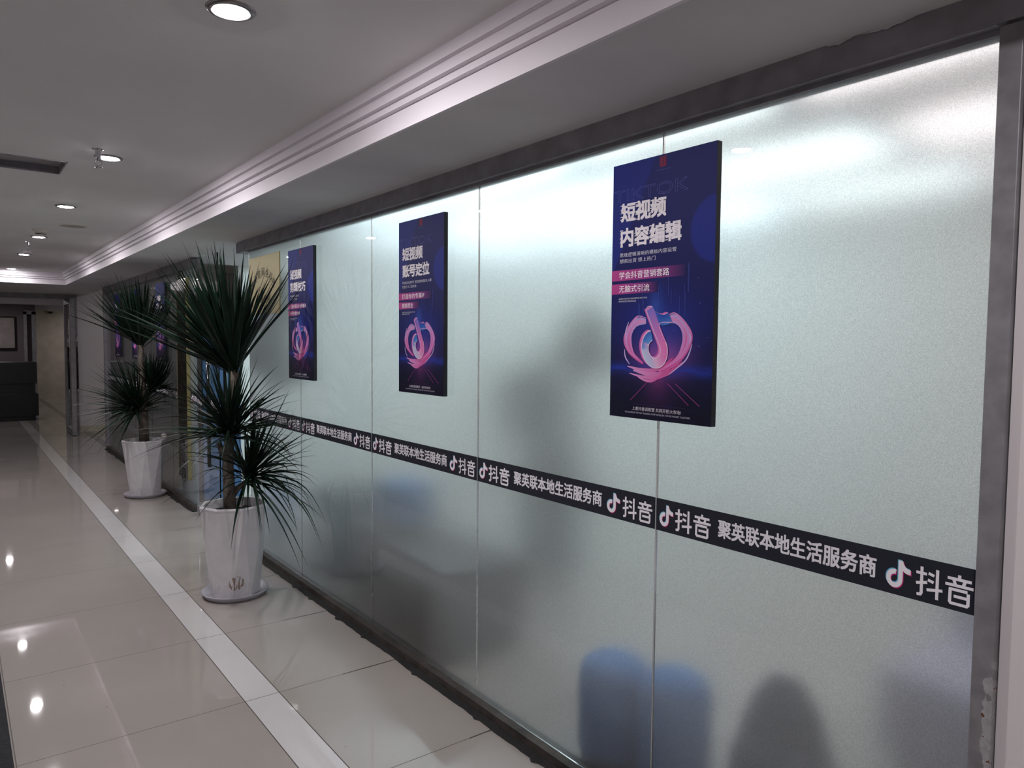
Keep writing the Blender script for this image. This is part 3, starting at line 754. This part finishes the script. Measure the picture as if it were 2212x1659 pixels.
# office lamps
def panel_lamp(x, y, lx, ly, m, label):
    e = empty('panel_light', (x, y, 2.55))
    bm = bmesh.new()
    for a in ((-lx, lx, -ly, -ly + .015), (-lx, lx, ly - .015, ly), (-lx, -lx + .015, -ly + .015, ly - .015), (lx - .015, lx, -ly + .015, ly - .015)): add_box(bm, a[0], a[1], a[2], a[3], -.02, 0)
    bm_obj('frame', bm, M['white_plastic'], e)
    box('diffuser', -lx + .015, lx - .015, -ly + .015, ly - .015, -.016, -.004, M[m], e)
    return tag(e, label, 'ceiling light', 'flat office ceiling lights')
k = 0
rows = ('just behind the glass', 'in the middle row', 'along the far office wall')
cols = ('behind the steel post', 'behind the rightmost panel', 'behind the big poster panel', 'behind the middle poster panel', 'behind the brass plaque panel', 'by the partition')
for i, x in enumerate((2.55, 3.65, 4.75)):
    for j, y in enumerate((-.2, 1.1, 2.4, 3.7, 5.0, 6.4)):
        panel_lamp(x, y, .30, .60, 'office_lens_warm' if j < 2 else 'office_lens' if j < 3 else 'office_lens_bright', 'flat office light ' + rows[i] + ', ' + cols[j])
panel_lamp(3.2, 9.4, .30, .60, 'added_fill_lens', 'added dim flat light, unseen, brightening the far glass from behind')  # extra lamp, added only to lighten the dark far panels

# ---------------------------------------------------------------- planters
def add_leaf(bm, base, d0, L, W, droop, rnd, n=9, limit=None):
    d0 = d0.normalized(); side = d0.cross(Vector((0, 0, 1)))
    if side.length < .05: side = Vector((math.cos(rnd.random() * 6.28), math.sin(rnd.random() * 6.28), 0))
    side.normalize(); tw = rnd.uniform(-.6, .6)
    up = side.cross(d0); side = side * math.cos(tw) + up * math.sin(tw)
    rows = []
    bend = Vector((rnd.uniform(-.06, .06), rnd.uniform(-.06, .06), 0))
    for i in range(n + 1):
        t = i / n
        p = base + d0 * L * (t - .12 * droop * t * t) + Vector((0, 0, -1)) * droop * L * t * t + bend * L * t * t
        if limit: p = limit(p)
        w = W * (0.75 + .5 * min(t * 4, 1)) * (1 - max(0, (t - .25) / .75) ** 1.4) * .8 + .0004
        q = (d0 - Vector((0, 0, 1)) * 2 * droop * t).normalized(); nrm = side.cross(q).normalized()
        if limit and p.x > 1.64: sd = Vector((0, .35, 1)).normalized() * w
        else: sd = side * w
        rows.append((bm.verts.new(p - sd), bm.verts.new(p - nrm * w * .45), bm.verts.new(p + sd)))
    for a, b in zip(rows[:-1], rows[1:]):
        bm.faces.new((a[0], a[1], b[1], b[0])); bm.faces.new((a[1], a[2], b[2], b[1]))
def rosette(name, e, base, axis, count, amin, amax, L0, L1, W, dr0, dr1, seed, bias=None, power=1.0, m='leaf'):
    rnd = random.Random(seed); bm = bmesh.new(); base = Vector(base); ax = Vector(axis).normalized()
    a = ax.cross(Vector((0, 1, 0))).normalized(); b = ax.cross(a)
    loc = e.location
    def limit(p):
        wx = p.x + loc.x
        if wx > 1.62:
            ex = wx - 1.62; k = 1.62 + .055 * (1 - math.exp(-ex / .055)); return Vector((k - loc.x, p.y - (ex) * .8, p.z))
        return p
    for i in range(count):
        u = (i + rnd.random()) / count; ang = math.radians(amin + (amax - amin) * u ** power); ph = i * 2.39996 + rnd.uniform(-.3, .3)
        d = ax * math.cos(ang) + (a * math.cos(ph) + b * math.sin(ph)) * math.sin(ang)
        if bias: d = d + Vector(bias) * rnd.uniform(.3, 1)
        add_leaf(bm, base + ax * rnd.uniform(-.05, .03) + d.normalized() * .012, d, rnd.uniform(L0, L1), W * rnd.uniform(.75, 1.15), rnd.uniform(dr0, dr1) * (.25 + .9 * u), rnd, limit=limit)
    me = bpy.data.meshes.new(name); bm.to_mesh(me); bm.free()
    for p in me.polygons: p.use_smooth = True
    return new_obj(name, me, M[m], e)
def faceted_pot(e, m, rot):
    bm = bmesh.new(); n = 8; T = [0.0] * 0
    def ring(r, z, off): return [bm.verts.new((r * math.cos(rot + off + 2 * PI * i / n), r * math.sin(rot + off + 2 * PI * i / n), z)) for i in range(n)]
    b0 = ring(.140, .012, PI / n); t0 = ring(.196, .530, 0); t1 = ring(.200, .545, 0); t2 = ring(.196, .553, 0); t3 = ring(.178, .553, 0); t4 = ring(.170, .47, 0)
    for i in range(n):
        j = (i + 1) % n
        bm.faces.new((b0[i], t0[j], t0[i])); bm.faces.new((b0[i], b0[j], t0[j]))
        for a, b in ((t0, t1), (t1, t2), (t2, t3), (t3, t4)): bm.faces.new((a[i], a[j], b[j], b[i]))
    bm.faces.new(b0[::-1]); bm.faces.new(t4)
    return bm_obj('pot', bm, m, e)
def soil(e):
    bm = bmesh.new(); prof = [(0, .50), (.05, .505), (.10, .50), (.165, .495)]
    add_lathe(bm, prof, 24); r = random.Random(3)
    for v in bm.verts: v.co.z += r.uniform(-.006, .008)
    return bm_obj('soil', bm, M['soil'], e)
def saucer(x, y, label):
    o = lathe('plant_saucer', [(0, .010), (.165, .010), (.183, .034), (.190, .034), (.191, .030), (.172, .002), (.165, 0), (0, 0)], M['saucer'], None, 40)
    o.location = (x, y, 0); return tag(o, label, 'saucer', 'grey plant saucers')

# nearer, taller-looking plant
e = empty('potted_yucca', (1.325, 4.48, 0))
vd = math.atan2(-4.48, -1.325)
faceted_pot(e, M['pot_scuffed'], vd + math.radians(15)); soil(e)
bm = bmesh.new(); add_lathe(bm, [(0, .006), (.010, .004), (.011, -.002), (0, -.006)], 8, (.055, .06, .515)); bm_obj('white_pebble', bm, M['white_plastic'], e)
tr = bmesh.new()
add_tube(tr, [(-.02, .01, .47), (-.026, .012, .62), (-.032, .012, .78), (-.024, .010, .92), (-.008, .004, 1.10), (.003, 0, 1.25), (.005, 0, 1.37)], [.040, .036, .033, .030, .027, .026, .030], 12)
add_tube(tr, [(-.02, .01, .58), (.02, 0, .64), (.06, -.014, .67), (.082, -.022, .72)], [.020, .018, .017, .019], 10)
add_tube(tr, [(-.03, .012, .80), (-.06, .03, .86), (-.075, .04, .92)], [.018, .016, .016], 10)
bm_obj('trunk', tr, M['trunk'], e, True)
rosette('leaf_rosette', e, (.004, 0, 1.36), (-.16, .04, 1), 185, 2, 57, .54, .80, .0155, .0, .12, 11, (-.24, .02, .12))
rosette('leaf_rosette', e, (-.015, .008, .985), (-.05, .05, 1), 170, 8, 98, .36, .58, .0086, .12, .42, 12, (-.08, 0, .05))
rosette('leaf_rosette', e, (.085, -.025, .715), (.30, -.38, 1), 130, 8, 94, .38, .62, .0086, .18, .60, 13, (.12, -.12, .05))
tag(e, 'large potted yucca in a scuffed white faceted pot, by the brass plaque', 'potted plant', 'potted yuccas in the corridor')
saucer(1.325, 4.48, 'grey saucer under the nearer scuffed white pot')

# farther plant
e = empty('potted_yucca', (1.475, 7.86, 0))
vd2 = math.atan2(-7.86, -1.475)
faceted_pot(e, M['pot'], vd2 + math.radians(4)); soil(e)
tr = bmesh.new()
add_tube(tr, [(0, 0, .47), (-.004, 0, .70), (0, 0, .90), (-.01, 0, 1.10), (-.018, 0, 1.30), (-.02, 0, 1.49)], [.046, .044, .040, .034, .028, .030], 12)
add_tube(tr, [(0, 0, .76), (-.04, 0, .80), (-.065, 0, .86)], [.022, .02, .02], 10); add_tube(tr, [(0, 0, .92), (.04, 0, .99), (.075, 0, 1.05)], [.022, .02, .02], 10)
bm_obj('trunk', tr, M['trunk'], e, True)
rosette('leaf_rosette', e, (-.02, 0, 1.48), (-.08, 0, 1), 150, 3, 56, .50, .76, .015, .0, .12, 21, (-.08, 0, .1))
rosette('leaf_rosette', e, (-.062, 0, .86), (-.40, -.05, 1), 190, 8, 100, .40, .64, .0095, .12, .40, 22, (-.1, 0, .05))
rosette('leaf_rosette', e, (.075, 0, 1.05), (.30, -.15, 1), 110, 5, 85, .34, .48, .010, .05, .35, 23, (.05, -.05, .15))
tag(e, 'smaller-looking potted yucca in a clean white faceted pot, by the far glass', 'potted plant', 'potted yuccas in the corridor')
saucer(1.475, 7.86, 'grey saucer under the farther clean white pot')
o = lathe('white_ball', [(0, -.028), (.015, -.024), (.026, -.010), (.028, 0), (.026, .010), (.015, .024), (0, .028)], M['white_plastic'], None, 20); o.location = (1.640, 7.80, .583)
tag(o, 'small white ball resting on the rim of the farther pot', 'ball')

# ---------------------------------------------------------------- runner mat on the left
bm = bmesh.new(); add_box(bm, -1.2, .138, -1.0, 13.2, .0005, .006); o = bm_obj('runner_mat', bm, M['mat']); tag(o, 'dark grey runner mat along the left edge of the tiles', 'mat')

# ---------------------------------------------------------------- entrance door leaf, open towards the corridor
e = struct(empty('door_1', (1.514, 14.17, 0)))
DL = .81
bm = bmesh.new()
add_box(bm, -.032, .032, -DL, -DL + .07, .01, 2.165); add_box(bm, -.032, .032, -.07, 0, .01, 2.165); add_box(bm, -.032, .032, -DL + .07, -.07, .01, .10); add_box(bm, -.032, .032, -DL + .07, -.07, 2.08, 2.165)
bm_obj('leaf_frame', bm, M['steel'], e)
box('glass_pane', -.005, .005, -DL + .07, -.07, .10, 2.08, M['glass'], e)
for s in (-1, 1):
    h = tube('handle', [(s * .06, -DL + .035, .72), (s * .06, -DL + .035, 1.55)], .013, M['black_gloss'], e)
    for a, b in ((.66, .74), (1.40, 1.60)): tube('silver_end', [(s * .06, -DL + .035, a), (s * .06, -DL + .035, b)], .0135, M['chrome'], h)
    for z in (.85, 1.38): tube('standoff', [(s * .02, -DL + .035, z), (s * .06, -DL + .035, z)], .007, M['chrome'], h)

# ---------------------------------------------------------------- lobby things
e = empty('reception_desk', (.45, 16.3, 0))
box('upper_counter', -1.6, .805, 0, .55, .69, 1.09, M['black_desk'], e, .004); box('recessed_band', -1.6, .78, .05, .55, .50, .69, M['black_desk'], e); box('lower_front', -1.6, .82, -.02, .55, .09, .50, M['black_desk'], e, .004); box('plinth', -1.6, .775, .04, .5, 0, .09, M['black_desk'], e)
tag(e, 'black stepped reception desk in the dim lobby beyond the entrance', 'reception desk')
e = empty('framed_picture', (.86, 19.47, 1.65)); bm = bmesh.new()
for a in ((-.27, .27, -.357, -.333), (-.27, .27, .333, .357), (-.27, -.246, -.333, .333), (.246, .27, -.333, .333)): add_box(bm, a[0], a[1], -.03, .03, a[2], a[3])
bm_obj('frame', bm, M['black_gloss'], e); box('picture_sheet', -.246, .246, .005, .02, -.333, .333, M['picture'], e)
tag(e, 'black framed picture on the mauve lobby wall', 'picture')
bm = bmesh.new(); add_box(bm, 1.27, 1.33, 19.36, 19.5, 0, 2.12); add_box(bm, 1.42, 1.50, 19.36, 19.5, 0, 2.12); add_box(bm, 1.27, 1.5, 19.36, 19.5, 2.06, 2.14)
struct(bm_obj('trim_14', bm, M['steel']))
e = empty('security_camera', (2.03, 22.08, 2.22)); lathe('dome', [(0, -.06), (.03, -.052), (.05, -.03), (.056, 0)], M['black_gloss'], e, 20); box('mount', -.05, .05, -.05, .07, 0, .03, M['white_plastic'], e)
tag(e, 'small black dome camera high on the cream lobby wall', 'security camera')

# ---------------------------------------------------------------- things in the office, blurred by the frosted glass
def pouf(x, y, r, h, label, m):
    e = empty('pouf', (x, y, 0)); lathe('cushion', [(0, h), (r * .6, h * .985), (r * .9, h * .92), (r, h * .82), (r * .98, .06)], m, e); lathe('foot_ring', [(r * .9, .06), (r * .9, 0), (0, 0)], M['blue_panel'], e)
    return tag(e, label, 'pouf', 'poufs behind the frosted glass')
pouf(1.90, 1.855, .130, .40, 'blurred light blue pouf behind the glass, left of the panel joint', M['blue_fabric'])
pouf(1.92, 1.590, .125, .43, 'blurred blue pouf behind the glass right at the panel joint', M['blue_fabric'])
e = empty('rucksack', (2.02, 1.245, 0)); bm = bmesh.new(); add_lathe(bm, [(0, .52), (.05, .50), (.10, .42), (.16, .22), (.175, .05), (.13, 0), (0, 0)], 20)
for v in bm.verts: v.co.y *= 1.1; v.co.x *= .8
bm_obj('body', bm, M['grey_fabric'], e, True); bm = bmesh.new(); add_lathe(bm, [(0, .20), (.10, .17), (.13, .05), (.10, 0), (0, 0)], 14, (-.12, -.12, .04)); bm_obj('pocket', bm, M['blue_fabric'], e, True)
tag(e, 'blurred grey pointed bag low behind the rightmost glass panel', 'bag')
e = empty('low_sofa', (2.60, -.5, 0)); box('seat', 0, .7, 0, 1.75, .08, .40, M['lilac_fabric'], e, .04); box('back_cushion', .5, .75, .02, 1.73, .40, .62, M['lilac_fabric'], e, .04)
for a, b in ((.05, .08), (.62, .08), (.05, 1.65), (.62, 1.65)): box('leg', a, a + .04, b, b + .04, 0, .085, M['charcoal'], e)
tag(e, 'blurred long lilac grey low sofa behind the rightmost glass panel', 'sofa')
e = empty('storage_bench', (1.80, 2.86, 0), -math.atan2(.10, .99))
box('body', 0, .45, 0, 1.25, .05, .43, M['charcoal'], e, .01); box('seat_board', -.01, .46, -.01, 1.26, .43, .455, M['charcoal'], e, .005); box('plinth', .04, .42, .03, 1.2, 0, .05, M['black_gloss'], e)
tag(e, 'dark low bench with slanting top edge, blurred behind the middle poster panel', 'bench')
o = box('cushion', 2.00, 2.26, 3.62, 3.95, .457, .72, M['blue_fabric'], None, .05); tag(o, 'blurred deep blue cushion standing on the dark bench below the sticker band', 'cushion')
e = empty('side_cabinet', (2.02, 4.28, 0)); box('body', 0, .42, 0, .62, .03, .50, M['teal'], e, .006); box('top_board', -.01, .43, -.01, .63, .50, .525, M['charcoal'], e, .004); box('plinth', .03, .4, .02, .6, 0, .03, M['black_gloss'], e)
tag(e, 'blurred teal low cabinet behind the glass right of the big yucca', 'cabinet')
def leafy(e, clusters, size, count, seed, m='leaf_inside'):
    rnd = random.Random(seed); bm = bmesh.new()
    for c, r in clusters:
        for i in range(count):
            d = Vector((rnd.gauss(0, 1), rnd.gauss(0, 1), rnd.gauss(0, 1))).normalized() * r * rnd.random() ** .4
            p = Vector(c) + d; a = Vector((rnd.gauss(0, 1), rnd.gauss(0, 1), rnd.gauss(-.3, .6))).normalized(); s = a.cross(Vector((0, 0, 1))).normalized()
            l = size * rnd.uniform(.7, 1.2); w = l * .28
            pts = [p, p + a * l * .3 + s * w, p + a * l * .7 + s * w * .8, p + a * l, p + a * l * .7 - s * w * .8, p + a * l * .3 - s * w]
            bm.faces.new([bm.verts.new(q) for q in pts])
    me = bpy.data.meshes.new('foliage'); bm.to_mesh(me); bm.free(); return new_obj('foliage', me, M[m], e)
e = empty('leafy_plant', (3.08, 3.58, 0))
lathe('pot', [(0, 0), (.16, 0), (.20, .42), (.19, .44), (.17, .40), (0, .40)], M['teal'], e); tube('stem', [(0, 0, .4), (.02, 0, .8), (0, .02, 1.3)], .02, M['trunk'], e)
leafy(e, [((0, -.30, 1.52), .20), ((0, .05, 1.12), .26), ((0, .05, .68), .22), ((0, .28, 1.22), .18)], .19, 130, 5)
tag(e, 'dark leafy plant in a blue-grey pot, blurred behind the second panel from the post', 'plant', 'leafy plants inside the office')
e = empty('leafy_plant', (2.05, 5.55, 0))
lathe('pot', [(0, 0), (.13, 0), (.17, .36), (.16, .38), (.14, .35), (0, .35)], M['blue_fabric'], e); tube('stem', [(0, 0, .35), (.01, .02, .9), (0, 0, 1.6)], .018, M['trunk'], e)
leafy(e, [((0, .02, 1.60), .18), ((.0, -.24, 1.84), .15), ((0, .22, 1.44), .15), ((0, -.12, 1.34), .15), ((0, .06, 1.92), .13)], .12, 300, 6)
tag(e, 'tall leafy plant just inside the doorway, blurred below the brass plaque', 'plant', 'leafy plants inside the office')
bpy.context.view_layer.update()
